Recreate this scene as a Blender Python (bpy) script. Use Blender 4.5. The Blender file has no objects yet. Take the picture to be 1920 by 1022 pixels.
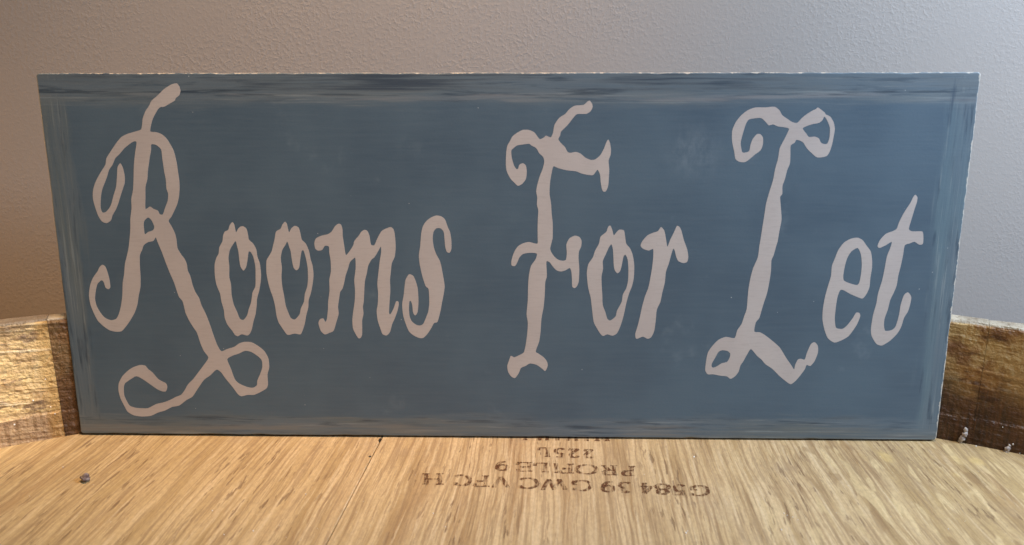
import bpy, bmesh, math, random
from mathutils import Vector, Matrix, Euler
from mathutils.geometry import tessellate_polygon
random.seed(7)
S = bpy.context.scene
COL = S.collection

# ------------------------------------------------------------------ camera
FPX = 1420.0                                   # focal length in pixels of the 1920 px wide photograph
CAM_LOC = Vector((0.00770, -0.24268, 0.12217))
CAM_ROT = Euler((1.32015511, 0.00117527, 0.01946222), 'XYZ')
cd = bpy.data.cameras.new('camera'); cam = bpy.data.objects.new('camera', cd); COL.objects.link(cam)
cam.location = CAM_LOC; cam.rotation_euler = CAM_ROT
cd.sensor_width = 36.0; cd.lens = 36.0*FPX/1920.0
cd.clip_start = 0.01; cd.clip_end = 20.0
cd.dof.use_dof = True; cd.dof.focus_distance = 0.262; cd.dof.aperture_fstop = 15.0
S.camera = cam

# ------------------------------------------------------------------ world, lamps, exposure
w = bpy.data.worlds.new('World'); S.world = w; w.use_nodes = True
w.node_tree.nodes['Background'].inputs[0].default_value = (0.74, 0.74, 0.72, 1)
w.node_tree.nodes['Background'].inputs[1].default_value = 0.075

def area(name, loc, target, size, power, color):
    l = bpy.data.lights.new(name, 'AREA'); l.shape = 'DISK'; l.size = size; l.energy = power; l.color = color
    o = bpy.data.objects.new(name, l); COL.objects.link(o); o.location = loc
    o.rotation_euler = (Vector(target)-Vector(loc)).to_track_quat('-Z', 'Y').to_euler()
    return o
def spot(name, loc, target, deg, blend, power, color, radius):
    l = bpy.data.lights.new(name, 'SPOT'); l.spot_size = math.radians(deg); l.spot_blend = blend
    l.energy = power; l.color = color; l.shadow_soft_size = radius
    o = bpy.data.objects.new(name, l); COL.objects.link(o); o.location = loc
    o.rotation_euler = (Vector(target)-Vector(loc)).to_track_quat('-Z', 'Y').to_euler()
area('window_light', (0.41, -0.15, 0.34), (0.14, 0.03, 0.08), 0.14, 3.4, (0.60, 0.77, 1.0))
spot('ceiling_spotlight', (0.08, -0.17, 1.2), (0.07, -0.05, 0.0), 34, 0.5, 26.0, (1.0, 0.88, 0.70), 0.05)
spot('rim_fill_spot', (0.10, -0.45, 0.75), (-0.189, -0.012, 0.02), 4.4, 0.35, 30.0, (1.0, 0.86, 0.66), 0.012)  # added unseen beam that brightens the left rim
area('room_lamp', (-0.10, -0.9, 0.8), (0.0, 0.0, 0.05), 0.3, 0.45, (1.0, 0.84, 0.70))
spot('wall_wash_fill', (0.05, -0.09, 0.80), (-0.065, 0.06, 0.09), 26, 0.9, 27.0, (1.0, 0.56, 0.22), 0.06)  # added unseen warm wash to tint the left part of the wall
area('left_warm_fill', (-0.42, -0.01, 0.10), (-0.15, 0.06, 0.08), 0.10, 0.34, (1.0, 0.54, 0.18))  # added low warm fill, stands in for bounce on the left wall
S.view_settings.view_transform = 'Standard'; S.view_settings.look = 'None'
S.view_settings.exposure = 0.0; S.view_settings.gamma = 1.0

# ------------------------------------------------------------------ helpers
CAM_M = CAM_ROT.to_matrix()
def ray(px, py):
    return CAM_M @ Vector(((px-960)/FPX, -(py-511)/FPX, -1.0))
def on_plane(px, py, n, d=0.0):
    v = ray(px, py); t = (d - CAM_LOC.dot(n))/v.dot(n); return CAM_LOC + v*t
UP = Vector((0, 0, 1))
LEAN = math.radians(2.5)
SN = Vector((0, -math.cos(LEAN), math.sin(LEAN)))       # normal of the sign's face
SZ = Vector((0, math.sin(LEAN), math.cos(LEAN)))
def sign_xy(px, py):                                    # photograph pixel -> metres on the sign's face
    P = on_plane(px, py, SN); return (P.x, P.dot(SZ))

def props(o, label=None, cat=None, group=None, kind=None):
    if label: o['label'] = label
    if cat: o['category'] = cat
    if group: o['group'] = group
    if kind: o['kind'] = kind
    return o
def empty(name, loc, rot=(0, 0, 0)):
    o = bpy.data.objects.new(name, None); COL.objects.link(o); o.location = loc; o.rotation_euler = rot
    o.empty_display_size = 0.02
    return o
def link(name, me, mat, parent=None, smooth=False):
    o = bpy.data.objects.new(name, me); COL.objects.link(o)
    if mat and not me.materials: me.materials.append(mat)
    if parent: o.parent = parent
    if smooth:
        for p in me.polygons: p.use_smooth = True
    return o
def mesh(name, vs, fs):
    me = bpy.data.meshes.new(name); me.from_pydata([tuple(v) for v in vs], [], fs); me.update()
    bm = bmesh.new(); bm.from_mesh(me); bmesh.ops.recalc_face_normals(bm, faces=bm.faces); bm.to_mesh(me); bm.free()
    return me

class N:                                                # tiny node-tree writer
    def __init__(s, name):
        s.m = bpy.data.materials.new(name); s.m.use_nodes = True; s.t = s.m.node_tree
        s.b = s.t.nodes['Principled BSDF']; s.out = s.t.nodes['Material Output']
        s.co = s.t.nodes.new('ShaderNodeTexCoord').outputs['Object']
    def set(s, sock, v):
        if hasattr(v, 'is_linked') or isinstance(v, bpy.types.NodeSocket): s.t.links.new(v, sock)
        else:
            if isinstance(v, tuple) and len(v) == 3 and sock.type == 'RGBA': v = v+(1,)
            sock.default_value = v
    def math(s, op, a, b=0.0, c=0.0, clamp=False):
        n = s.t.nodes.new('ShaderNodeMath'); n.operation = op; n.use_clamp = clamp
        s.set(n.inputs[0], a); s.set(n.inputs[1], b); s.set(n.inputs[2], c); return n.outputs[0]
    def ramp(s, v, lo, hi, a=0.0, b=1.0, smooth=True):
        n = s.t.nodes.new('ShaderNodeMapRange'); n.interpolation_type = 'SMOOTHSTEP' if smooth else 'LINEAR'
        s.set(n.inputs[0], v); s.set(n.inputs[1], lo); s.set(n.inputs[2], hi); s.set(n.inputs[3], a); s.set(n.inputs[4], b)
        return n.outputs[0]
    def map(s, v, scale=(1, 1, 1), rot=(0, 0, 0), loc=(0, 0, 0)):
        n = s.t.nodes.new('ShaderNodeMapping'); s.set(n.inputs['Vector'], v)
        n.inputs['Location'].default_value = loc; n.inputs['Rotation'].default_value = rot; n.inputs['Scale'].default_value = scale
        return n.outputs[0]
    def noise(s, v, scale=1.0, detail=2.0, rough=0.5, dist=0.0, w=None):
        n = s.t.nodes.new('ShaderNodeTexNoise'); s.set(n.inputs['Vector'], v)
        if w is not None: n.noise_dimensions = '4D'; s.set(n.inputs['W'], w)
        n.inputs['Scale'].default_value = scale; n.inputs['Detail'].default_value = detail
        n.inputs['Roughness'].default_value = rough; n.inputs['Distortion'].default_value = dist
        return n.outputs['Fac']
    def voro(s, v, scale=1.0, feature='F1', out='Distance'):
        n = s.t.nodes.new('ShaderNodeTexVoronoi'); n.feature = feature; s.set(n.inputs['Vector'], v)
        n.inputs['Scale'].default_value = scale; return n.outputs[out]
    def mix(s, f, a, b, mode='MIX'):
        n = s.t.nodes.new('ShaderNodeMix'); n.data_type = 'RGBA'; n.blend_type = mode
        s.set(n.inputs['Factor'], f); s.set(n.inputs[6], a); s.set(n.inputs[7], b); return n.outputs[2]
    def xyz(s, v):
        n = s.t.nodes.new('ShaderNodeSeparateXYZ'); s.set(n.inputs[0], v); return n.outputs
    def vec(s, x, y, z):
        n = s.t.nodes.new('ShaderNodeCombineXYZ'); s.set(n.inputs[0], x); s.set(n.inputs[1], y); s.set(n.inputs[2], z); return n.outputs[0]
    def rnd(s): return s.t.nodes.new('ShaderNodeObjectInfo').outputs['Random']
    def bump(s, h, strength, dist):
        n = s.t.nodes.new('ShaderNodeBump'); s.set(n.inputs['Height'], h); n.inputs['Strength'].default_value = strength
        n.inputs['Distance'].default_value = dist; s.t.links.new(n.outputs[0], s.b.inputs['Normal'])
    def done(s, color, rough, spec=0.5):
        s.set(s.b.inputs['Base Color'], color); s.set(s.b.inputs['Roughness'], rough)
        s.b.inputs['Specular IOR Level'].default_value = spec
        return s.m

CX, CY, RR = 0.0019, -0.3185, 0.3543                    # barrel head: centre and radius
RIM_H = 0.0430
GR = math.radians(-3.1)                                 # the head planks are turned a little
c0, s0 = math.cos(-GR), math.sin(-GR)
def head_local(x, y):                                   # world -> plank local
    x -= CX; y -= CY; return (x*c0-y*s0, x*s0+y*c0)
HOLES = []
for hp_, rx_, ry_ in (((713, 824), 0.0007, 0.0016), ((693.5, 855.5), 0.0005, 0.0007)):
    P_ = on_plane(hp_[0], hp_[1], UP); HOLES.append(head_local(P_.x, P_.y)+(rx_, ry_))

# ------------------------------------------------------------------ materials
def mat_wall():
    n = N('painted_plaster'); c = n.co
    a = n.noise(c, 720, 3, 0.6, 0.35); b = n.noise(c, 1700, 2, 0.5); e = n.noise(c, 170, 2, 0.5)
    patch = n.ramp(n.noise(c, 26, 3), 0.38, 0.62, 0.40, 1.0)
    h = n.math('ADD', n.math('MULTIPLY', n.ramp(a, 0.42, 0.70), patch), n.math('ADD', n.math('MULTIPLY', b, 0.25), n.math('MULTIPLY', e, 0.5)))
    n.bump(h, 0.21, 0.00034)
    col = n.mix(n.noise(c, 14, 3), (0.385, 0.345, 0.318), (0.42, 0.38, 0.35))
    return n.done(col, 0.62, 0.35)

SH = 0.12367                                            # height of the sign
def mat_board():
    n = N('distressed_slate_blue_paint'); c = n.co; X, Y, Z = n.xyz(c)
    # slate blue field with faint brush marks, smudges and specks
    brush = n.noise(n.map(c, (60, 1, 900)), 1, 3, 0.6)
    cloud = n.noise(c, 28, 3, 0.55)
    col = n.mix(n.ramp(cloud, 0.3, 0.7), (0.072, 0.114, 0.160), (0.090, 0.140, 0.188))
    col = n.mix(n.ramp(brush, 0.3, 0.75, 0, 0.35), col, (0.105, 0.152, 0.198))
    sm = n.noise(n.map(c, (1, 1, 1), (0, 0, 0), (3.1, 0, 0)), 46, 4, 0.62)
    col = n.mix(n.ramp(sm, 0.62, 0.78, 0, 0.28), col, (0.30, 0.36, 0.40))
    for sx_, sz_, ra, k in ((0.0615, 0.0985, 0.013, 0.26), (-0.030, 0.100, 0.006, 0.12), (0.092, 0.088, 0.010, -0.3), (0.015, 0.099, 0.004, 0.2), (-0.037, 0.013, 0.004, 0.2)):
        dd = n.math('SQRT', n.math('ADD', n.math('POWER', n.math('ABSOLUTE', n.math('SUBTRACT', X, sx_)), 2), n.math('POWER', n.math('ABSOLUTE', n.math('SUBTRACT', Z, sz_)), 2)))
        m = n.math('MULTIPLY', n.ramp(dd, ra, 0), n.ramp(n.noise(n.map(c, (210, 1, 130)), 1, 5, 0.7), 0.36, 0.70, 0, abs(k)))
        col = n.mix(m, col, (0.34, 0.40, 0.44) if k > 0 else (0.045, 0.075, 0.12))
    # distance to the four edges, wobbling along the edge
    wx = n.noise(n.map(c, (22, 1, 160)), 1, 3, 0.6); wz = n.noise(n.map(c, (160, 1, 22)), 1, 3, 0.6)
    dT = n.math('SUBTRACT', SH, Z); dB = Z
    dL = n.math('ADD', X, 0.15); dR = n.math('SUBTRACT', 0.15, X)
    hx = n.math('MULTIPLY', n.math('SUBTRACT', wx, 0.5), 0.010); hz = n.math('MULTIPLY', n.math('SUBTRACT', wz, 0.5), 0.011)
    # streaked bands: top, bottom use streaks along x; left, right use streaks along z
    sx1 = n.noise(n.map(c, (24, 1, 950)), 1, 4, 0.65); sx2 = n.noise(n.map(c, (46, 1, 620), (0, 0, 0), (7, 0, 3)), 1, 4, 0.6)
    sz1 = n.noise(n.map(c, (900, 1, 26)), 1, 4, 0.65); sz2 = n.noise(n.map(c, (560, 1, 50), (0, 0, 0), (2, 0, 5)), 1, 4, 0.6)
    lgx = n.noise(n.map(c, (16, 1, 90), (0, 0, 0), (1, 0, 9)), 1, 2); lgz = n.noise(n.map(c, (110, 1, 20), (0, 0, 0), (5, 0, 1)), 1, 2)
    def band(col, m, s1, s2, lg, warm):
        pale = n.mix(n.ramp(lg, 0.35, 0.65), (0.130, 0.172, 0.210), warm)
        c2 = n.mix(n.math('MULTIPLY', m, n.ramp(s1, 0.34, 0.58, 0.45, 1.0)), col, pale)
        dark = n.math('MULTIPLY', m, n.math('MULTIPLY', n.ramp(s2, 0.50, 0.68, 0, 0.75), n.ramp(lg, 0.62, 0.42)))
        c2 = n.mix(n.math('MULTIPLY', m, n.ramp(s1, 0.56, 0.64, 0, 0.55)), c2, (0.25, 0.29, 0.31))
        return n.mix(dark, c2, (0.030, 0.052, 0.082))
    mL = n.ramp(n.math('ADD', dL, hz), 0.0098, 0.0068); mR = n.ramp(n.math('ADD', dR, hz), 0.0106, 0.0060)
    mT = n.ramp(n.math('ADD', dT, hx), 0.0118, 0.0076); mB = n.ramp(n.math('ADD', dB, hx), 0.0084, 0.0056)
    col = band(col, mL, sz1, sz2, lgz, (0.140, 0.172, 0.182))
    col = band(col, mR, sz1, sz2, lgz, (0.125, 0.190, 0.230))
    col = band(col, mT, sx1, sx2, lgx, (0.160, 0.190, 0.205))
    col = band(col, mB, sx1, sx2, lgx, (0.140, 0.160, 0.162))
    # navy scrubbing over the top band with a pale smear along its lower edge
    m = n.math('MULTIPLY', n.ramp(dT, 0.0064, 0.0050), n.ramp(n.math('ADD', n.math('MULTIPLY', sx1, 0.6), n.math('MULTIPLY', lgx, 0.5)), 0.50, 0.66, 0, 0.85))
    m = n.math('MULTIPLY', m, n.ramp(n.math('ABSOLUTE', n.math('ADD', X, 0.03)), 0.14, 0.09, 0.30, 1))
    col = n.mix(m, col, (0.030, 0.050, 0.082))
    for d, q0, q1, tone in ((dT, 0.0068, 0.0094, (0.230, 0.240, 0.255)), (dB, 0.0012, 0.0048, (0.20, 0.20, 0.19))):
        m = n.math('MULTIPLY', n.ramp(n.math('ADD', d, n.math('MULTIPLY', hx, 0.5)), q0-0.0008, q0+0.0004), n.ramp(n.math('ADD', d, n.math('MULTIPLY', hx, 0.5)), q1, q1-0.0012))
        m = n.math('MULTIPLY', m, n.ramp(n.noise(n.map(c, (13, 1, 240), (0, 0, 0), (q0*500, 0, 4)), 1, 3, 0.6), 0.45, 0.62, 0, 0.75))
        col = n.mix(m, col, tone)
    # a dark drag mark just inside the worn top and bottom bands
    for d, r0, r1, hi in ((dT, 0.0055, 0.0078, 0.6), (dB, 0.0058, 0.0076, 0.6)):
        m = n.math('MULTIPLY', n.ramp(d, r0-0.001, r0), n.ramp(d, r1, r1-0.0012))
        m = n.math('MULTIPLY', m, n.ramp(n.noise(n.map(c, (34, 1, 700), (0, 0, 0), (r0*999, 0, 2)), 1, 4, 0.6), 0.52, 0.62, 0, hi))
        col = n.mix(m, col, (0.022, 0.038, 0.060))
    for d, r0, r1, hi in ((dL, 0.0065, 0.0085, 0.7), (dR, 0.0075, 0.0100, 0.6)):
        m = n.math('MULTIPLY', n.ramp(d, r0-0.001, r0), n.ramp(d, r1, r1-0.0012))
        m = n.math('MULTIPLY', m, n.ramp(n.noise(n.map(c, (420, 1, 48), (0, 0, 0), (r0*999, 0, 2)), 1, 4, 0.6), 0.52, 0.66, 0, hi))
        col = n.mix(m, col, (0.035, 0.060, 0.10))
    # bare pale wood where the corner of the board is rubbed through
    e = n.math('MINIMUM', n.math('MINIMUM', dT, n.math('SUBTRACT', dR, 0.0003)), n.math('MINIMUM', n.math('ADD', dL, 0.00012), n.math('ADD', dB, 0.0006)))
    en = n.noise(c, 420, 4, 0.6)
    ew = n.ramp(n.math('SUBTRACT', e, n.math('MULTIPLY', n.math('SUBTRACT', en, 0.50), 0.0020)), 0.00025, -0.00005)
    side = n.ramp(Y, 0.0001, 0.0003)
    ew = n.math('MAXIMUM', ew, n.math('MULTIPLY', side, n.ramp(n.noise(n.map(c, (130, 130, 130)), 1, 3), 0.44, 0.58, 0.0, 0.55)))
    col = n.mix(ew, col, (0.50, 0.46, 0.40))
    # dust specks
    for sc, thr, sz, k in ((260, 0.90, 0.060, 0.45), (90, 0.86, 0.020, 0.8)):
        p = n.vec(X, 0.0, Z); v = n.voro(p, sc); rr = n.xyz(n.voro(p, sc, out='Color'))[0]
        sp = n.math('MULTIPLY', n.ramp(v, sz, sz*0.5), n.math('GREATER_THAN', rr, thr))
        col = n.mix(n.math('MULTIPLY', sp, k), col, (0.6, 0.62, 0.62))
    n.bump(n.math('ADD', n.math('MULTIPLY', n.noise(c, 1300, 2), 0.6), n.math('ADD', brush, n.math('MULTIPLY', ew, -0.6))), 0.25, 0.00012)
    return n.done(col, n.ramp(cloud, 0.3, 0.7, 0.46, 0.56), 0.45)
def mat_letter():
    n = N('pale_mauve_letter_paint'); c = n.co
    col = n.mix(n.ramp(n.noise(c, 40, 3), 0.3, 0.7), (0.485, 0.435, 0.42), (0.53, 0.48, 0.46))
    col = n.mix(n.ramp(n.noise(n.map(c, (200, 1, 1800)), 1, 4, 0.6), 0.45, 0.75, 0, 0.35), col, (0.38, 0.335, 0.32))
    col = n.mix(n.ramp(n.noise(c, 800, 3, 0.7), 0.62, 0.75, 0, 0.3), col, (0.30, 0.28, 0.28))
    n.bump(n.noise(c, 1300, 2), 0.2, 0.0001)
    return n.done(col, 0.55, 0.4)

def mat_head():
    n = N('oak_head_wood'); r = n.rnd(); W4 = n.math('MULTIPLY', r, 37.0)
    wob = n.noise(n.map(n.co, (9, 9, 9)), 1, 2, 0.5, 0, W4)
    X, Y, Z = n.xyz(n.co)
    x2 = n.math('ADD', X, n.math('MULTIPLY', n.math('SUBTRACT', wob, 0.5), 0.010))
    c = n.vec(x2, Y, Z)
    wig = n.noise(n.map(n.co, (90, 38, 1)), 1, 2, 0.5, 0, W4)
    cw = n.vec(n.math('ADD', x2, n.math('MULTIPLY', n.math('SUBTRACT', wig, 0.5), 0.0016)), Y, Z)
    broad = n.noise(n.map(cw, (75, 9, 1)), 1, 3, 0.55, 0.3, W4)
    mid = n.noise(n.map(cw, (380, 12, 1)), 1, 4, 0.6, 0.3, W4)
    fine = n.noise(n.map(cw, (900, 30, 1)), 1, 5, 0.72, 0.0, W4)
    pore = n.noise(n.map(cw, (850, 110, 1)), 1, 3, 0.5, 0.0, n.math('ADD', W4, 5.0))
    col = n.mix(n.ramp(mid, 0.32, 0.66), (0.395, 0.265, 0.122), (0.60, 0.44, 0.245))
    tint = n.ramp(n.noise(n.map(n.co, (9, 6, 1)), 1, 2), 0.35, 0.65)
    col = n.mix(n.math('MULTIPLY', tint, 0.4), col, n.mix(0.4, col, (0.54, 0.40, 0.29)))
    ph = n.math('ADD', n.math('MULTIPLY', n.xyz(cw)[0], 3300.0), n.math('MULTIPLY', n.noise(n.map(n.co, (46, 9, 1)), 1, 5, 0.62, 0, W4), 34.0))
    ring = n.math('SINE', ph)
    rm = n.ramp(n.noise(n.map(n.co, (60, 9, 1), (0, 0, 0), (2, 2, 2)), 1, 4, 0.6), 0.38, 0.62, 0.0, 0.6)
    col = n.mix(n.math('MULTIPLY', n.ramp(ring, 0.1, 1.0), n.math('MULTIPLY', rm, 0.9)), col, (0.27, 0.155, 0.065))
    yel = n.math('MAXIMUM', n.ramp(X, 0.07, 0.15), n.ramp(X, -0.04, -0.14))
    col = n.mix(n.math('MULTIPLY', yel, 0.6), col, n.mix(0.6, col, (0.45, 0.325, 0.14)))
    col = n.mix(n.ramp(broad, 0.52, 0.68, 0, 0.6), col, (0.33, 0.195, 0.085))
    col = n.mix(n.ramp(fine, 0.51, 0.58, 0, 0.50), col, (0.24, 0.150, 0.080))
    col = n.mix(n.ramp(fine, 0.46, 0.38, 0, 0.40), col, (0.68, 0.54, 0.36))
    pg = n.ramp(n.noise(n.map(n.co, (45, 20, 1), (0, 0, 0), (4, 1, 0)), 1, 2), 0.42, 0.58)
    col = n.mix(n.math('MULTIPLY', pg, n.ramp(pore, 0.595, 0.635, 0, 0.65)), col, (0.15, 0.085, 0.042))
    # ray flecks: pale and dark lens shapes, thicker towards the right
    right = n.ramp(X, 0.03, 0.11, 0.12, 1.0)
    fl = n.noise(n.map(cw, (330, 60, 1), (0, 0, 0.12), (0, 0, 0)), 1, 1, 0.4, 0.5, n.math('ADD', W4, 2.0))
    col = n.mix(n.math('MULTIPLY', n.ramp(fl, 0.60, 0.66, 0, 0.65), right), col, (0.66, 0.50, 0.27))
    col = n.mix(n.math('MULTIPLY', n.ramp(fl, 0.38, 0.32, 0, 0.65), right), col, (0.27, 0.165, 0.075))
    vb = n.voro(n.map(cw, (115, 62, 1), (0, 0, 0.1)), 1.0)
    bl = n.math('MULTIPLY', n.ramp(vb, 0.34, 0.14, 0, 0.6), n.math('MULTIPLY', n.ramp(X, 0.07, 0.13), n.ramp(n.noise(n.map(n.co, (60, 40, 1)), 1, 2), 0.48, 0.60)))
    col = n.mix(bl, col, (0.66, 0.47, 0.18))
    st = n.ramp(n.noise(n.map(n.co, (24, 30, 1), (0, 0, 0), (8, 3, 0)), 1, 4, 0.6), 0.58, 0.74, 0, 0.35)
    col = n.mix(st, col, (0.36, 0.26, 0.17))
    gg = n.noise(n.map(n.co, (1300, 500, 1)), 1, 3, 0.7)
    ds = n.noise(n.map(cw, (620, 30, 1), (0, 0, 0), (9, 4, 1)), 1, 3, 0.6, 0.3, W4)
    dg = n.ramp(n.noise(n.map(n.co, (34, 24, 1), (0, 0, 0), (6, 1, 1)), 1, 3), 0.46, 0.62)
    col = n.mix(n.math('MULTIPLY', dg, n.ramp(ds, 0.54, 0.64, 0, 0.45)), col, (0.185, 0.105, 0.050))
    for hx_, hy_, rx_, ry_ in HOLES:
        dd = n.math('SQRT', n.math('ADD', n.math('POWER', n.math('ABSOLUTE', n.math('DIVIDE', n.math('SUBTRACT', X, hx_), rx_)), 2), n.math('POWER', n.math('ABSOLUTE', n.math('DIVIDE', n.math('SUBTRACT', Y, hy_), ry_)), 2)))
        col = n.mix(n.ramp(dd, 1.1, 0.7), col, (0.012, 0.008, 0.006))
    col = n.mix(n.ramp(gg, 0.40, 0.62, 0, 0.45), col, n.mix(0.5, col, (0.20, 0.13, 0.08)))
    h = n.math('ADD', n.math('MULTIPLY', fine, -0.7), n.math('ADD', n.math('MULTIPLY', mid, 0.8), n.math('MULTIPLY', n.ramp(pore, 0.60, 0.70), -0.6)))
    n.bump(h, 0.40, 0.0004)
    return n.done(col, n.ramp(mid, 0.3, 0.7, 0.62, 0.5), 0.35)

def mat_stave(pale):  # pale: lit patch painted into the wood; otherwise stained, shadow painted at left
    n = N('pale_lit_rim_wood' if pale else 'stained_shaded_rim_wood'); c = n.co; X, Y, Z = n.xyz(c)
    blot = n.noise(n.map(c, (130, 130, 210)), 1, 4, 0.66); spot = n.noise(n.map(c, (170, 170, 420), (0, 0, 0), (3, 1, 2)), 1, 3, 0.6)
    vert = n.noise(n.map(c, (900, 900, 60)), 1, 3, 0.6)
    Zt = n.math('ADD', Z, n.math('MULTIPLY', X, 0.09))
    score = n.noise(n.vec(n.math('MULTIPLY', X, 14), n.math('MULTIPLY', Y, 14), n.math('MULTIPLY', Zt, 520)), 1, 2, 0.5)
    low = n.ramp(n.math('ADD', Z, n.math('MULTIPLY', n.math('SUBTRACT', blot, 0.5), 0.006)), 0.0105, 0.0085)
    if pale:
        col = n.mix(n.ramp(blot, 0.35, 0.65), (0.78, 0.58, 0.29), (0.56, 0.38, 0.19))
        col = n.mix(n.ramp(spot, 0.53, 0.66, 0, 0.8), col, (0.19, 0.12, 0.08))
        col = n.mix(n.ramp(score, 0.60, 0.64, 0, 0.8), col, (0.88, 0.74, 0.48))
        col = n.mix(n.ramp(score, 0.41, 0.37, 0, 0.5), col, (0.34, 0.22, 0.12))
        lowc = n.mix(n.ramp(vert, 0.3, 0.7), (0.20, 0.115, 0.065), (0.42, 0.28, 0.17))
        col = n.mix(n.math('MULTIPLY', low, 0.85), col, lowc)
        top = n.math('MULTIPLY', n.ramp(Z, 0.035, 0.0425), n.ramp(blot, 0.35, 0.6, 0.3, 0.9))  # upper edge of the light patch, painted as a dark fade
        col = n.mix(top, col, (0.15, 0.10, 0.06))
        # yellowish penumbra of the sign's shadow, painted beside the joint
        sx = n.math('ADD', X, n.math('MULTIPLY', Z, 0.0))
        edge = n.math('SUBTRACT', sx, n.math('ADD', -0.1572, n.math('MULTIPLY', Z, 0.0)))
        col = n.mix(n.ramp(edge, -0.0030, 0.0, 0, 0.45), col, (0.50, 0.27, 0.05))
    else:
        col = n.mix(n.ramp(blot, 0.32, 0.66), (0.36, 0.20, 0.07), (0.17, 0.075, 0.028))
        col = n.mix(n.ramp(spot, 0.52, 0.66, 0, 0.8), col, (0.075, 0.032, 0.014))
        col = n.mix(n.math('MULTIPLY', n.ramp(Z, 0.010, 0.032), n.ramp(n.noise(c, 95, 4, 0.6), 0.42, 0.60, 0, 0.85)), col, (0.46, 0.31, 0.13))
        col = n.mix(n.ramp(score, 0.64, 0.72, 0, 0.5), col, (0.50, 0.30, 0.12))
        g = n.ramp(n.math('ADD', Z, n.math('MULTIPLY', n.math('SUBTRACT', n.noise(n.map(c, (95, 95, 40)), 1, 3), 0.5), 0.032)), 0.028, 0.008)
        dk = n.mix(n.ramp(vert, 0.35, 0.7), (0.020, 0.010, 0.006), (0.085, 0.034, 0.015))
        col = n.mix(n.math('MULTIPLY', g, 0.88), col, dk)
        lf = n.ramp(X, -0.14, -0.15)  # cast shadow beside the sign's left edge, painted as darker wood
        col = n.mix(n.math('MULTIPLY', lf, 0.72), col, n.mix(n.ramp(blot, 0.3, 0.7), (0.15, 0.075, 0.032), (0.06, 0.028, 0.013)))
    cap = n.ramp(Z, 0.0422, 0.0427)
    capc = n.mix(n.ramp(n.noise(n.map(c, (60, 60, 400)), 1, 3), 0.35, 0.65), (0.50, 0.44, 0.34), (0.27, 0.22, 0.16))
    if pale: capc = n.mix(0.75, capc, (0.13, 0.09, 0.06))
    col = n.mix(cap, col, capc)
    hh = n.math('ADD', n.math('MULTIPLY', blot, 0.8), n.math('ADD', n.math('MULTIPLY', score, 0.6), n.math('MULTIPLY', n.noise(c, 600, 3), 0.8)))
    n.bump(hh, 0.9, 0.0015)
    return n.done(col, 0.5, 0.4)
def mat_ink():
    n = N('burnt_brown_lettering'); c = n.co
    gr = n.noise(n.map(c, (1100, 110, 1)), 1, 3, 0.6); g2 = n.noise(c, 500, 3)
    n.b.inputs['Alpha'].default_value = 1
    a = n.math('MULTIPLY', n.ramp(gr, 0.60, 0.45, 0.15, 0.92), n.ramp(g2, 0.36, 0.56, 0.35, 1.0))
    n.set(n.b.inputs['Alpha'], a)
    return n.done(n.mix(gr, (0.085, 0.034, 0.014), (0.17, 0.075, 0.035)), 0.7, 0.2)
def mat_plain(name, a, b, rough, sc=900, trans=0.0):
    n = N(name); n.bump(n.noise(n.co, sc*1.5, 3), 0.5, 0.0003)
    n.b.inputs['Transmission Weight'].default_value = trans
    return n.done(n.mix(n.ramp(n.noise(n.co, sc, 3), 0.35, 0.65), a, b), rough)

M_WALL = mat_wall(); M_BOARD = mat_board(); M_LET = mat_letter(); M_HEAD = mat_head()
M_PALE_LIT = mat_stave(True); M_STAIN_SHADE = mat_stave(False); M_INK = mat_ink()
M_CRUMB = mat_plain('grey_brown_crumb', (0.10, 0.055, 0.045), (0.26, 0.21, 0.20), 0.8)
M_LINT = mat_plain('white_residue', (0.60, 0.55, 0.52), (0.33, 0.27, 0.24), 0.5)
M_GLIT = mat_plain('bright_dust', (0.95, 0.93, 0.9), (0.8, 0.8, 0.78), 0.25)

# ------------------------------------------------------------------ wall
WALL_Y = 0.0585
def box(name, x0, x1, y0, y1, z0, z1):
    vs = [(x, y, z) for x in (x0, x1) for y in (y0, y1) for z in (z0, z1)]
    return mesh(name, vs, [(0, 1, 3, 2), (4, 6, 7, 5), (0, 4, 5, 1), (2, 3, 7, 6), (0, 2, 6, 4), (1, 5, 7, 3)])
props(link('wall', box('wall', -1.6, 1.6, WALL_Y, WALL_Y+0.1, -0.9, 1.3), M_WALL), kind='structure')

# ------------------------------------------------------------------ barrel
barrel = props(empty('barrel', (CX, CY, -0.9)), 'upright oak wine barrel with printed plank head and stained rim with painted-in shadow under the sign', 'barrel')
# head planks; the grain runs along local y, the whole head is turned a few degrees
def plank(u0, u1, gap):
    e = 0.00028; t = 0.022; R = RR+0.0004
    def outline(a, b, r, z, taper=0):
        pts = []; K = 40
        ya = math.sqrt(max(r*r-a*a, 1e-8)); yb = math.sqrt(max(r*r-b*b, 1e-8))
        ta, tb = math.atan2(ya, a), math.atan2(yb, b)
        for k in range(K+1):
            th = ta+(tb-ta)*k/K; pts.append((r*math.cos(th), r*math.sin(th), z))
        for k in range(K+1):
            th = -tb+(tb-ta)*k/K; pts.append((r*math.cos(th), r*math.sin(th), z))
        return pts
    L = [outline(u0+gap, u1-gap, R, -t), outline(u0+gap, u1-gap, R, -e*1.6), outline(u0+gap+e, u1-gap-e, R-e, 0)]
    n = len(L[0]); vs = sum(L, []); fs = []
    for l in range(2):
        for k in range(n): fs.append((l*n+k, l*n+(k+1) % n, (l+1)*n+(k+1) % n, (l+1)*n+k))
    fs.append(tuple(range(n))[::-1]); fs.append(tuple(range(2*n, 3*n)))
    return mesh('head_plank', vs, fs)
SEAM = 0.5*(head_local(-0.0430, -0.0008)[0]+head_local(-0.0464, -0.0635)[0])
edges = [-0.353, -0.215, SEAM, 0.205, 0.353]
planks = []
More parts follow.
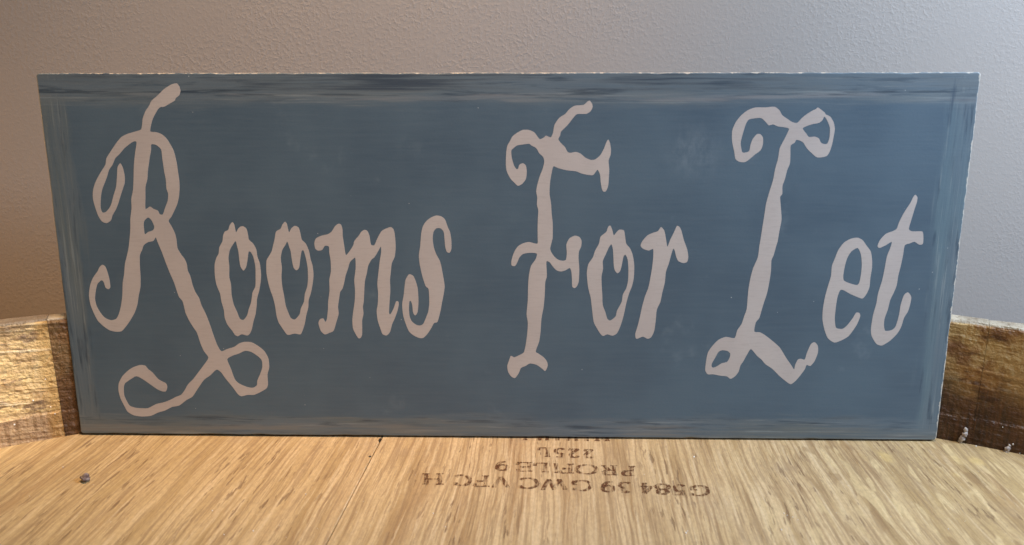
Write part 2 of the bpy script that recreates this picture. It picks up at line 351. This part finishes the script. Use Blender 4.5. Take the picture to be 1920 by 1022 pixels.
for i in range(4):
    o = link('head_plank', plank(edges[i], edges[i+1], 0.00010), M_HEAD, barrel)
    o.location = (0, 0, 0.9 + (0.0, -0.0001, 0.0, -0.0002)[i]); o.rotation_euler = (0, 0, GR)
    planks.append(o)
# staves: full barrel length with a bulge, chime bevelled on the outside
NS = 34; DA = 2*math.pi/NS; A0 = math.radians(90-26.64)
def stave(seed):
    rnd = random.Random(seed); g = 0.00006/RR
    prof = [(RR+0.030, -0.86), (RR, -0.86)]             # (radius, z) closed section, inner side going up
    H = 0.86
    def bulge(z):                                       # barrel widens to the middle
        s = (z-RIM_H)/(-H-RIM_H); return 0.055*math.sin(math.pi*min(max(s, 0), 1))
    inner = [(RR+bulge(z), z) for z in (-H, -0.7, -0.5, -0.3, -0.12, -0.03)] + [(RR+0.0005, -0.004), (RR, 0.0), (RR, 0.009), (RR+0.0004, 0.0098), (RR+0.0003, 0.02), (RR+0.0004, 0.032), (RR+0.0006, RIM_H-0.0012), (RR+0.0014, RIM_H)]
    outer = [(RR+0.0075, RIM_H), (RR+0.0085, RIM_H-0.0008), (RR+0.020, RIM_H-0.016)] + [(RR+0.021+bulge(z), z) for z in (0.0, -0.12, -0.3, -0.5, -0.7, -H)]
    loop = inner+outer; K = 6; vs = []; fs = []; m = len(loop)
    j = rnd.uniform(-0.0003, 0.0003)
    for k in range(K+1):
        a = g+(DA-2*g)*k/K
        edge = 0.00012 if k in (0, K) else 0
        for idx, (r, z) in enumerate(loop):
            rr = r+(edge if idx < len(inner) else -edge); zz = z
            if z > 0.03: zz = z+j-edge+rnd.uniform(-0.00012, 0.00012)
            vs.append((rr*math.cos(a), rr*math.sin(a), zz))
    for k in range(K):
        for q in range(m):
            p = (q+1) % m; fs.append((k*m+q, k*m+p, (k+1)*m+p, (k+1)*m+q))
    fs.append(tuple(range(m))); fs.append(tuple(range(K*m, K*m+m))[::-1])
    return vs, fs
for i in range(NS):
    a = A0+i*DA; vs, fs = stave(i)
    ca, sa = math.cos(a), math.sin(a)
    vs = [(x*ca-y*sa, x*sa+y*ca, z) for x, y, z in vs]
    # keep object coordinates in metres from the world origin so the stains and painted shadow sit where they are in the photograph
    vs = [(x+CX, y+CY, z) for x, y, z in vs]
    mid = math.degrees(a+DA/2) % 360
    pale = 116.8 < mid < 215  # staves on the lit side of the painted shadow edge
    o = link('stave', mesh('stave', vs, fs), M_PALE_LIT if pale else M_STAIN_SHADE, barrel)
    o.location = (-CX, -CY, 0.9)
# printed lettering on the head: calligraphic strokes, upside down as seen from here
def arc(cx, cy, rx, ry, a0, a1, k=14):
    return [(cx+rx*math.cos(math.radians(a0+(a1-a0)*i/k)), cy+ry*math.sin(math.radians(a0+(a1-a0)*i/k))) for i in range(k+1)]
GL = {
 'H': [[(.18, 0), (.18, 1)], [(.82, 0), (.82, 1)], [(.18, .5), (.82, .5)], [(0, 0), (.36, 0)], [(0, 1), (.36, 1)], [(.64, 0), (1, 0)], [(.64, 1), (1, 1)]],
 'I': [[(.5, 0), (.5, 1)], [(.15, 0), (.85, 0)], [(.15, 1), (.85, 1)]],
 'L': [[(.25, 0), (.25, 1)], [(0, 1), (.5, 1)], [(0, 0), (.95, 0), (.97, .3)]],
 'F': [[(.25, 0), (.25, 1)], [(0, 0), (.5, 0)], [(0, 1), (.95, 1), (.97, .72)], [(.25, .5), (.7, .5)], [(.7, .38), (.7, .62)]],
 'E': [[(.25, 0), (.25, 1)], [(0, 0), (.95, 0), (.98, .28)], [(0, 1), (.93, 1), (.95, .74)], [(.25, .5), (.7, .5)], [(.7, .38), (.7, .62)]],
 'P': [[(.25, 0), (.25, 1)], [(0, 0), (.5, 0)], [(0, 1), (.25, 1), (.6, 1)]+arc(.6, .74, .32, .26, 90, -90, 8)+[(.25, .48)]],
 'R': [[(.22, 0), (.22, 1)], [(0, 0), (.44, 0)], [(0, 1), (.22, 1), (.55, 1)]+arc(.55, .75, .30, .25, 90, -90, 8)+[(.22, .5)], [(.5, .5), (.82, 0), (1, 0)]],
 'O': [arc(.5, .5, .5, .5, 0, 360, 22)],
 'C': [arc(.52, .5, .5, .5, 42, 318, 18), [(.90, 1), (.90, .70)]],
 'G': [arc(.5, .5, .5, .5, 42, 340, 18), [(.88, 1), (.88, .72)], [(.90, .02), (.90, .42)], [(.62, .42), (1, .42)]],
 'V': [[(.12, 1), (.5, 0)], [(.5, 0), (.88, 1)], [(0, 1), (.3, 1)], [(.72, 1), (1, 1)]],
 'W': [[(.08, 1), (.30, 0)], [(.30, 0), (.5, .9)], [(.5, .9), (.70, 0)], [(.70, 0), (.92, 1)], [(0, 1), (.18, 1)], [(.42, 1), (.58, 1)], [(.82, 1), (1, 1)]],
 '2': [arc(.48, .72, .42, .28, 160, -30, 10)+[(.1, .04)], [(.05, .03), (.9, .03), (.95, .25)]],
 '3': [arc(.45, .75, .38, .25, 150, -85, 10), arc(.45, .26, .45, .26, 85, -150, 12)],
 '4': [[(.68, 0), (.68, 1)], [(.68, 1), (.02, .3), (1, .3)], [(.45, 0), (.9, 0)]],
 '5': [[(.85, 1), (.2, 1), (.15, .55)], arc(.45, .32, .44, .32, 130, -150, 14)],
 '8': [arc(.5, .76, .36, .24, 0, 360, 16), arc(.5, .26, .46, .26, 0, 360, 16)],
 '9': [arc(.5, .68, .42, .32, 0, 360, 18), [(.92, .68), (.86, .35), (.6, .06), (.2, .0)]],
}
planeM = Matrix.Translation((CX, CY, 0)) @ Matrix.Rotation(GR, 4, 'Z'); planeI = planeM.inverted()
def strokes(vs, fs, pts, zi, hv, hh):
    """ribbon with a broad-nib width: wide across upright strokes, thin across level ones"""
    base = len(vs); n = len(pts)
    for i, p in enumerate(pts):
        a = pts[max(i-1, 0)]; b = pts[min(i+1, n-1)]; d = Vector((b[0]-a[0], b[1]-a[1]))
        if d.length < 1e-9: d = Vector((1, 0))
        d.normalize(); nx, ny = -d.y, d.x
        hw = (hv*abs(d.y)+hh*abs(d.x))*random.uniform(0.85, 1.15)
        vs.append((p[0]+nx*hw, p[1]+ny*hw, zi)); vs.append((p[0]-nx*hw, p[1]-ny*hw, zi))
    for i in range(n-1): fs.append((base+2*i, base+2*i+1, base+2*i+3, base+2*i+2))
def head_text(label, chars):
    vs, fs = [], []; zi = 0.00006
    for ch, xa, xb, ya, yb in chars:                    # pixel box of the upside-down character
        for st in GL[ch]:
            pts = []
            fine = []
            for k in range(len(st)-1):
                for q in range(4): fine.append((st[k][0]+(st[k+1][0]-st[k][0])*q/4, st[k][1]+(st[k+1][1]-st[k][1])*q/4))
            fine.append(st[-1])
            for u, v in fine:
                P = on_plane(xb+(xa-xb)*u, ya+(yb-ya)*v, UP); L = planeI @ P; pts.append((L.x, L.y))
            strokes(vs, fs, pts, zi, 0.00064, 0.00028); zi += 0.000002
    o = link('printed_line', mesh('printed_line', vs, fs), M_INK, planks[2]); o['label'] = label
    return o
def line(spec, slope_at, h0, h1):
    return [(c, a, b, slope_at((a+b)/2)[0], slope_at((a+b)/2)[1]) for c, a, b in spec]
t1 = lambda x: (889+(x-813)*0.0443, 908.5+(x-813)*0.0425)
head_text('brown printed line reading G584 39 GWC VFC H', line([('G', 1294, 1328), ('5', 1262, 1284), ('8', 1230, 1255), ('4', 1201, 1223), ('3', 1160, 1181), ('9', 1128, 1153),
    ('G', 1073, 1108), ('W', 1014, 1064), ('C', 972, 1008), ('V', 922, 956), ('F', 889, 918), ('C', 851, 882), ('H', 792, 832)], t1, 0, 0))
t2 = lambda x: (866+(x-940)*0.037, 882+(x-940)*0.043)
head_text('brown printed line reading PROFILE 9', line([('P', 1166, 1191), ('R', 1127, 1158), ('O', 1081, 1119), ('F', 1050, 1076), ('I', 1036, 1048), ('L', 1002, 1029), ('E', 970, 999), ('9', 930, 954)], t2, 0, 0))
t3 = lambda x: (840+(x-1020)*0.03, 856+(x-1020)*0.034)
head_text('brown printed line reading 225L', line([('2', 1096, 1112), ('2', 1068, 1086), ('5', 1040, 1058), ('L', 1010, 1032)], t3, 0, 0))
t4 = lambda x: (808+(x-980)*0.012, 824.8+(x-980)*0.012)
head_text('brown printed line mostly hidden under the sign', line([('H', 1114, 1144), ('I', 1094, 1106), ('V', 1062, 1084), ('I', 1040, 1050), ('H', 1008, 1030), ('I', 978, 992)], t4, 0, 0))

# ------------------------------------------------------------------ the sign
sign = props(empty('wooden_sign', (0, 0, 0.0005), (-LEAN, 0, 0)), 'slate blue distressed wooden sign reading Rooms For Let leaning against the barrel rim', 'sign')
def board():
    rnd = random.Random(3); W2, T = 0.15, 0.0032; r = 0.0012
    per = []
    cs = [(-W2+r, r, 180), (W2-r, r, 270), (W2-r, SH-r, 0), (-W2+r, SH-r, 90)]
    for k, (cx, cz, a0) in enumerate(cs):
        for q in range(5):
            a = math.radians(a0+90*q/4); per.append((cx+r*math.cos(a), cz+r*math.sin(a), math.cos(a), math.sin(a)))
        nx, nz, a1 = cs[(k+1) % 4]
        L = math.hypot(nx-cx, nz-cz); m = int(L/0.0016); a = math.radians(a0+90); ux, uz = math.cos(a), math.sin(a)
        for q in range(1, m):
            f = q/m; per.append((cx+(nx-cx)*f+r*ux, cz+(nz-cz)*f+r*uz, ux, uz))
    n = len(per); vs = []; chips = [0.0]*n
    for _ in range(45):
        c = rnd.randrange(n); d = rnd.uniform(0.00005, 0.00030); wd = rnd.choice((1, 1, 2, 3))
        for q in range(-wd, wd+1): chips[(c+q) % n] = max(chips[(c+q) % n], d*(1-abs(q)/(wd+1)))
    for y, ins, cf in ((T, 0.0003, 0.2), (T-0.0003, 0, .3), (0.0004, 0, 0.6), (0.00012, 0.00012, 1), (0.0, 0.0004, 1)):
        for (x, z, ux, uz), ch in zip(per, chips):
            d = ins+ch*cf+rnd.uniform(0, 0.00004); vs.append((x-ux*d, y, z-uz*d))
    fs = []
    for l in range(4):
        for k in range(n): fs.append((l*n+k, l*n+(k+1) % n, (l+1)*n+(k+1) % n, (l+1)*n+k))
    fs.append(tuple(range(n))); fs.append(tuple(range(4*n, 5*n))[::-1])
    return mesh('board', vs, fs)
link('board', board(), M_BOARD, sign)

Z1 = (150, 140, 3.005); Z2 = (150, 460, 3.005); Z3 = (390, 390, 3.929); Z4 = (580, 390, 3.932); Z5 = (930, 180, 3.783)
Z6 = (930, 430, 3.524); Z7 = (1300, 190, 3.786); Z8 = (1300, 440, 3.525); ZA = (1520, 350, 3.296)
def tr(z, s):
    v = [float(q) for q in s.split()]; return [(z[0]+v[i]/z[2], z[1]+v[i+1]/z[2]) for i in range(0, len(v), 2)]
LETTERS = [
 ('capital letter R with looping swashes', [tr(Z1, '545 58 560 75 567 100 560 125 540 142 535 155 510 170 475 190 455 192 440 205 425 230 410 262 400 300 398 330 430 333 462 345 490 370 512 405 530 440 545 500 552 550 560 600 562 650 558 700 548 740 530 780 515 810 500 832 515 860 535 900 545 940 550 985 570 1020')+tr(Z2, '590 85 603 115 608 150 622 180 635 230 650 270 672 305 685 345 712 400 735 460 750 505 770 560 785 590 800 605 830 592 870 580 895 562 925 552 965 554 1005 575 1040 605 1062 645 1067 695 1057 735 1060 790 1050 815 1010 838 980 850 945 850 910 858 890 845 860 805 835 775 815 750 798 725 775 708 760 715 735 740 700 765 675 800 655 830 635 860 600 880 560 910 520 918 480 938 440 950 400 968 350 972 305 965 270 945 250 910 230 870 218 825 220 785 240 745 270 715 300 695 340 682 368 686 385 705 410 725 440 760 465 775 485 785 493 805 485 830 465 830 440 820 410 800 360 765 320 745 290 760 255 785 248 810 250 850 262 880 280 910 310 922 350 926 385 925 430 902 470 893 510 878 540 862 570 850 590 825 610 790 640 760 670 720 700 680 725 640 700 605 680 560 660 500 640 470 615 430 595 385 580 325 560 300 545 260 530 215 510 170 490 120 475 80 460 40')+tr(Z1, '440 955 428 925 415 945 385 952 360 970 350 1000')+tr(Z2, '345 45 338 70 338 120 342 180 342 240 332 290 325 340 310 385 285 430 260 465 235 492 200 494 165 485 130 460 100 430 75 380 60 340 52 290 58 235 75 190 100 155 112 130 128 118 145 130 158 165 168 205 172 245 160 255 145 245 135 215 122 205 100 225 90 265 86 310 95 350 115 385 140 415 175 430 205 422 220 395 232 350 240 290 242 220 250 170 255 110 265 70')+tr(Z1, '275 985 280 940 285 880 285 820 292 760 290 710 300 660 303 600 305 520 312 450 320 390 305 385 280 400 250 425 225 455 200 480 185 515 165 545 155 580 140 620 125 660 118 710 118 760 128 785 150 780 175 745 190 690 205 640 210 580 213 530 228 508 243 535 253 580 253 620 243 650 232 685 218 730 205 765 185 800 175 830 150 845 125 835 105 805 90 765 75 710 75 660 90 610 120 555 145 515 150 480 175 440 205 395 235 360 270 342 310 330 345 318 352 285 355 255 370 215 390 185 405 155 440 125 475 90 515 65'),
   tr(Z1, '402 402 430 405 458 430 465 480 475 550 485 600 488 650 498 680 495 720 480 760 468 795 450 795 440 775 415 765 395 752 370 765 370 700 370 640 380 600 385 540 395 470 402 430'),
   tr(Z1, '365 830 385 813 405 830 420 865 412 885 385 895 367 908 362 880 360 850'),
   tr(Z2, '830 650 860 630 895 618 930 602 965 608 1000 630 1025 655 1028 695 1015 735 1000 770 998 795 975 810 940 805 895 785 872 760 850 700')]),
 ('first lowercase o of Rooms', [tr(Z3, '180 115 195 135 207 190 222 165 240 148 262 147 285 165 297 215 303 245 335 275 358 320 365 370 383 420 392 500 388 560 378 620 362 680 360 720 352 790 335 850 325 900 310 935 290 950 250 940 222 955 200 945 180 915 145 870 125 820 118 760 100 700 90 640 65 580 52 510 50 430 62 380 80 345 85 300 108 255 112 215 125 185 150 172 160 140'),
   tr(Z3, '205 255 215 290 225 330 233 400 240 440 262 472 282 445 292 395 300 335 315 335 335 370 350 440 352 520 350 590 330 630 320 700 300 760 290 800 262 835 235 825 215 775 190 720 175 650 170 570 158 520 158 440 152 380 162 320 185 280')]),
 ('second lowercase o of Rooms', [tr(Z3, '568 112 583 130 597 190 615 160 640 143 668 155 682 200 692 245 722 275 745 330 757 390 772 440 778 510 770 580 758 640 742 690 740 740 725 800 712 870 695 920 680 942 640 935 600 945 580 940 545 890 520 850 505 800 495 730 480 670 462 620 445 560 432 490 432 400 450 365 470 330 480 290 492 240 500 190 515 175 535 165 548 135'),
   tr(Z3, '585 258 600 300 610 330 620 400 632 450 652 470 672 450 680 390 690 330 705 325 722 380 735 450 738 530 732 590 715 640 708 700 685 750 675 795 640 832 610 820 590 775 572 725 562 660 548 590 542 520 545 450 537 380 548 320 570 285')]),
 ('lowercase letter m', [tr(Z4, '215 127 235 135 245 170 247 220 258 290 270 358 300 325 325 285 332 255 365 215 385 185 408 172 430 182 445 220 455 280 480 285 500 240 530 185 560 165 600 152 622 170 632 220 637 300 630 370 608 420 602 480 595 540 598 620 592 700 588 780 597 795 620 755 640 700 655 700 660 720 650 770 632 820 610 870 595 925 570 950 540 940 525 900 505 840 497 770 505 720 508 640 502 570 510 490 520 400 530 340 528 295 505 335 480 375 460 390 435 435 425 490 410 550 405 630 402 700 395 740 400 790 390 840 390 940 378 968 362 970 340 935 322 895 318 830 325 770 335 700 338 620 332 540 342 460 340 380 325 385 300 410 285 460 268 510 258 560 245 605 228 630 220 680 212 740 217 790 200 850 180 915 150 930 115 943 85 915 68 860 80 830 105 825 118 850 130 830 138 760 140 700 150 620 148 540 160 480 158 400 148 340 145 295 115 290 95 320 65 325 45 310 38 270 50 235 90 215 135 205 165 185 190 145')]),
 ('lowercase letter s', [tr(Z4, '935 67 970 72 1000 95 1020 150 1038 190 1047 250 1048 310 1035 340 1015 335 1003 300 997 240 990 185 965 160 935 162 915 190 910 240 918 300 935 350 962 400 975 450 988 520 998 590 990 650 978 710 965 780 945 850 920 858 900 895 870 940 840 968 810 968 770 950 735 920 710 860 692 800 685 720 695 660 702 600 710 540 735 500 765 510 785 550 800 610 805 700 798 780 780 802 765 780 760 730 750 698 738 700 735 760 740 810 755 845 785 870 815 877 840 865 860 820 878 770 885 700 880 610 860 590 848 560 830 500 815 430 808 360 818 290 825 200 838 145 865 105 900 80')]),
 ('capital letter F with curled arms', [tr(Z5, '665 45 680 65 685 90 670 120 640 138 575 140 545 170 510 215 480 245 460 265 455 290 442 318 460 345 490 375 505 405 525 415 565 408 600 420 635 450 675 465 705 460 740 430 765 385 780 345 795 320 808 345 815 390 812 430 798 470 803 530 800 590 795 650 780 685 765 690 752 675 742 620 738 570 722 535 710 545 688 572 650 570 610 562 565 545 500 538 440 522 407 510 395 555 385 610 380 670 380 710 390 770 395 850 402 910 402 1010')+tr(Z6, '370 85 358 135 365 160 385 190 410 210 440 218 462 210 468 165 465 110 485 70 520 52 550 60 565 85 562 125 548 155 545 200 550 270 547 350 535 385 518 398 503 385 502 340 498 290 487 265 460 280 430 288 400 280 375 255 355 228 333 222 335 290 335 325 325 360 322 440 315 520 300 600 295 680 285 750 262 815 280 830 315 855 335 880 342 910 325 945 305 930 270 905 225 895 195 912 165 925 150 960 125 992 100 980 80 950 75 910 85 880 98 845 120 855 155 840 185 820 200 750 208 680 210 620 202 570 210 480 212 390 218 310 232 250 260 210 270 170 225 165 180 172 155 195 140 230 125 252 103 248 102 215 120 160 145 122 180 102 220 94 273 105 275 60 275 0')+tr(Z5, '297 880 300 820 290 780 293 730 285 690 293 640 310 580 330 530 342 480 335 445 305 415 285 380 250 362 235 350 190 355 150 362 125 380 108 400 112 450 128 505 145 530 158 525 165 500 190 488 212 505 218 550 212 600 185 635 155 648 135 630 105 600 78 550 70 500 72 420 80 365 100 330 115 300 150 272 190 252 230 252 270 268 295 300 312 318 340 305 355 292 388 305 405 270 415 215 450 165 490 140 520 105 560 80 620 75 650 50')]),
 ('lowercase o of For', [tr(Z6, '755 -15 768 15 778 50 795 30 815 12 845 18 852 55 860 105 885 135 903 180 913 250 910 330 898 385 880 430 862 490 845 570 825 640 800 695 770 712 735 703 708 714 690 700 665 660 645 620 635 540 625 460 608 390 600 300 610 240 640 195 655 150 680 105 690 60 715 38 730 25 740 -5'),
   tr(Z6, '762 108 772 140 775 180 778 250 785 280 802 300 820 285 830 250 842 190 855 178 870 210 875 280 872 350 860 400 838 440 830 490 800 545 790 585 755 612 735 600 722 555 705 510 702 440 698 380 697 320 707 270 705 220 725 175 745 130')]),
 ('lowercase letter r', [tr(Z6, '1090 -5 1112 20 1122 70 1132 125 1150 80 1175 30 1195 -12 1212 -5 1225 20 1240 80 1262 140 1270 190 1262 225 1235 232 1205 220 1190 190 1180 150 1170 138 1155 185 1140 240 1122 290 1115 360 1100 420 1085 490 1062 540 1055 610 1045 680 1025 722 1000 732 970 718 945 728 925 732 920 700 935 650 950 590 965 520 985 450 1005 400 1018 340 1030 270 1038 200 1038 140 1010 150 975 140 955 120 965 90 1000 50 1040 32 1070 22')]),
 ('capital letter L with curled top and foot', [tr(Z7, '882 55 905 70 930 90 940 105 970 120 995 160 1003 210 995 260 985 310 970 360 945 400 880 410 840 380 805 345 780 305 755 290 730 285 718 305 690 325 688 380 685 450 665 500 650 560 632 610 630 670 615 690 620 760 625 850 610 930 597 1005')+tr(Z8, '545 90 530 145 515 180 512 250 500 330 485 400 465 460 450 510 435 560 412 590 402 650 440 655 475 675 520 710 570 755 610 820 645 870 665 900 672 870 690 835 712 830 735 835 750 790 775 735 800 720 822 745 822 790 800 845 772 877 748 870 735 900 705 940 675 975 645 997 620 985 570 945 520 895 475 865 450 835 420 810 380 765 355 800 330 845 310 875 298 915 275 945 245 962 220 945 185 942 130 932 95 932 78 905 83 850 95 790 125 745 165 705 215 685 272 693 290 640 318 600 335 550 352 500 358 430 365 360 378 290 395 230 425 160 435 90 445 30')+tr(Z7, '483 946 490 900 500 840 515 740 540 650 565 570 580 490 600 420 612 345 640 290 665 240 678 205 640 195 600 190 565 175 535 182 510 155 480 130 435 132 395 140 375 165 360 210 345 260 335 310 345 370 365 375 395 365 405 320 420 280 450 245 475 245 493 270 492 320 475 360 435 390 400 420 365 443 325 440 298 420 290 370 275 300 275 220 300 160 340 110 385 75 440 55 510 55 575 50 610 75 630 110 665 135 700 158 735 165 765 135 800 105 850 75 868 68'),
   tr(Z7, '775 205 800 188 850 172 890 165 915 145 930 120 950 150 968 200 965 270 950 310 930 315 905 305 890 275 860 262 820 265 800 240'),
   tr(Z8, '122 860 145 820 165 785 190 773 225 778 243 795 240 820 222 850 185 860 155 880 130 888 120 880')]),
 ('lowercase letter e', [tr(ZA, '290 325 320 340 345 375 370 410 378 460 378 510 368 570 362 630 345 670 320 700 285 690 240 670 205 650 182 648 165 690 155 750 148 820 155 880 195 888 225 865 260 820 280 788 300 790 305 810 285 860 255 905 230 935 190 958 145 972 105 945 85 895 72 830 75 760 90 680 110 610 125 560 130 500 150 450 170 400 205 355 250 330'),
   tr(ZA, '290 388 310 430 315 490 310 550 300 600 285 617 245 608 205 590 200 560 210 500 225 450 250 410')]),
 ('lowercase letter t', [tr(ZA, '645 60 658 75 655 105 640 150 622 210 605 270 625 285 665 285 690 288 695 320 692 362 670 368 640 350 610 360 580 372 570 430 555 500 540 560 530 620 512 665 490 710 475 770 455 825 452 870 460 900 500 895 525 870 545 800 555 740 575 680 600 662 620 690 615 730 600 780 575 820 560 870 535 915 490 960 440 990 405 980 375 930 372 880 385 800 405 730 415 670 440 590 455 520 470 440 490 390 500 350 465 370 425 388 412 375 430 335 465 300 505 285 530 270 545 230 570 180 595 140 615 110 632 75')]),
]
def smooth(p, k=3):
    n = len(p); out = []
    for i in range(n):
        a, b, c, d = p[i-1], p[i], p[(i+1) % n], p[(i+2) % n]
        # sharp turns stay sharp
        for q in range(k):
            t = q/k
            h00 = 2*t**3-3*t*t+1; h10 = t**3-2*t*t+t; h01 = -2*t**3+3*t*t; h11 = t**3-t*t
            T = 0.36
            out.append(tuple(h00*b[j]+h10*T*(c[j]-a[j])+h01*c[j]+h11*T*(d[j]-b[j]) for j in (0, 1)))
    return out
def letter(label, loops):
    polys = [[sign_xy(*q) for q in smooth(l)] for l in loops]
    flat = [q for l in polys for q in l]
    tri = tessellate_polygon([[Vector((x, z, 0)) for x, z in l] for l in polys])
    n = len(flat); vs = [(x, -0.00003, z) for x, z in flat]+[(x, 0.0002, z) for x, z in flat]
    fs = [tuple(t) for t in tri]; b = 0
    for l in polys:
        m = len(l)
        for k in range(m): fs.append((b+k, b+(k+1) % m, n+b+(k+1) % m, n+b+k))
        b += m
    o = link('letter', mesh('letter', vs, fs), M_LET, sign); o['label'] = label
for lab, loops in LETTERS: letter(lab, loops)

# ------------------------------------------------------------------ small debris
def lump(name, P, size, mat, seed, label, cat, group=None, squash=0.7, stretch=1.0):
    rnd = random.Random(seed); bm = bmesh.new(); bmesh.ops.create_icosphere(bm, subdivisions=3, radius=1)
    ph = [rnd.uniform(0, 6) for _ in range(9)]
    for v in bm.verts:
        c = v.co; k = 1+0.22*math.sin(3*c.x+ph[0])*math.cos(2.6*c.y+ph[1])+0.16*math.sin(5*c.z+ph[2]+2*c.x)+0.10*math.sin(9*c.y+ph[3])*math.sin(8*c.x+ph[4])
        v.co = Vector((c.x*k*size*stretch, c.y*k*size, c.z*k*size*squash))
    zmin = min(v.co.z for v in bm.verts)
    for v in bm.verts: v.co.z -= zmin+size*0.12
    me = bpy.data.meshes.new(name); bm.to_mesh(me); bm.free()
    o = link(name, me, mat, None, True); o.location = P; o.rotation_euler = (0, 0, rnd.uniform(0, 3))
    props(o, label, cat, group); return o
lump('crumb', on_plane(161, 902, UP), 0.0014, M_CRUMB, 4, 'tiny grey-brown crumb lying alone on the left of the barrel head', 'crumb', None, 0.85)
def rim_point(px, py, inset=0.0012):
    v = ray(px, py); o = CAM_LOC; R = RR-inset
    a = v.x*v.x+v.y*v.y; b = 2*((o.x-CX)*v.x+(o.y-CY)*v.y); c = (o.x-CX)**2+(o.y-CY)**2-R*R
    t = (-b+math.sqrt(b*b-4*a*c))/(2*a); return o+v*t
def blob_cluster(name, pts, mat, label, cat):
    bm = bmesh.new()
    for k, (px, py, s) in enumerate(pts):
        s *= 0.8; P = rim_point(px, py, s*0.5)
        q = bmesh.ops.create_icosphere(bm, subdivisions=2, radius=1)
        for v in q['verts']:
            c = v.co.copy(); kk = 1+0.3*math.sin(4*c.x+k)*math.cos(4*c.z+2*k)
            v.co = Vector((c.x*s*kk, c.y*s*0.7*kk, c.z*s*1.15*kk))+P
    org = rim_point(pts[-1][0], pts[-1][1])
    for v in bm.verts: v.co -= org
    me = bpy.data.meshes.new(name); bm.to_mesh(me); bm.free()
    o = link(name, me, mat, None, True); o.location = org; props(o, label, cat)
blob_cluster('white_residue', [(1811, 806, .0009), (1809, 815, .0011), (1804, 822, .0012), (1800, 827, .0009), (1812, 811, .0006)], M_LINT, 'small white lump stuck in the corner of the rim just right of the sign', 'residue')
blob_cluster('white_residue', [(1893, 836, .0006), (1889, 842, .0011), (1886, 848, .0011), (1899, 833, .0004)], M_LINT, 'small white lump at the foot of the rim near the right edge of the photo', 'residue')
def specks(name, pts, label):
    bm = bmesh.new()
    for P, s in pts:
        q = bmesh.ops.create_icosphere(bm, subdivisions=1, radius=s)
        for v in q['verts']: v.co += P
    me = bpy.data.meshes.new(name); bm.to_mesh(me); bm.free()
    o = link(name, me, M_GLIT); props(o, label, 'dust', None, 'stuff')
hp = [(1301, 857, 1.6), (1286, 1000, 1.6), (1289, 996, .8), (1470, 963, 1), (1476, 967, .9), (1486, 970, .8), (1465, 994, 1.3), (118, 876, .9), (398, 958, 1), (475, 996, 1.1), (573, 927, .9), (812, 963, 1), (1830, 837, 1.6),
      (420, 1003, .9), (835, 988, .8), (1496, 975, .6), (1778, 992, .7), (1208, 890, .6)]
rndh = random.Random(5)
pts = [(on_plane(x, y, UP)+Vector((0, 0, 0.0001)), 0.00019*s) for x, y, s in hp]
for k in range(60): pts.append((on_plane(rndh.uniform(0, 1920), rndh.uniform(850, 1022), UP), rndh.uniform(0.00004, 0.0001)))
specks('dust', pts, 'bright dust specks scattered over the barrel head')
lp = [(62, 751, 1.5), (95, 763, 1), (103, 776, 1.1), (27, 796, 1.6), (85, 711, 1), (24, 762, .6), (1880, 801, .8), (1912, 850, 1)]
specks('dust', [(rim_point(x, y, 0.0001), 0.00022*s) for x, y, s in lp], 'bright dust specks stuck on the inner face of the rim')
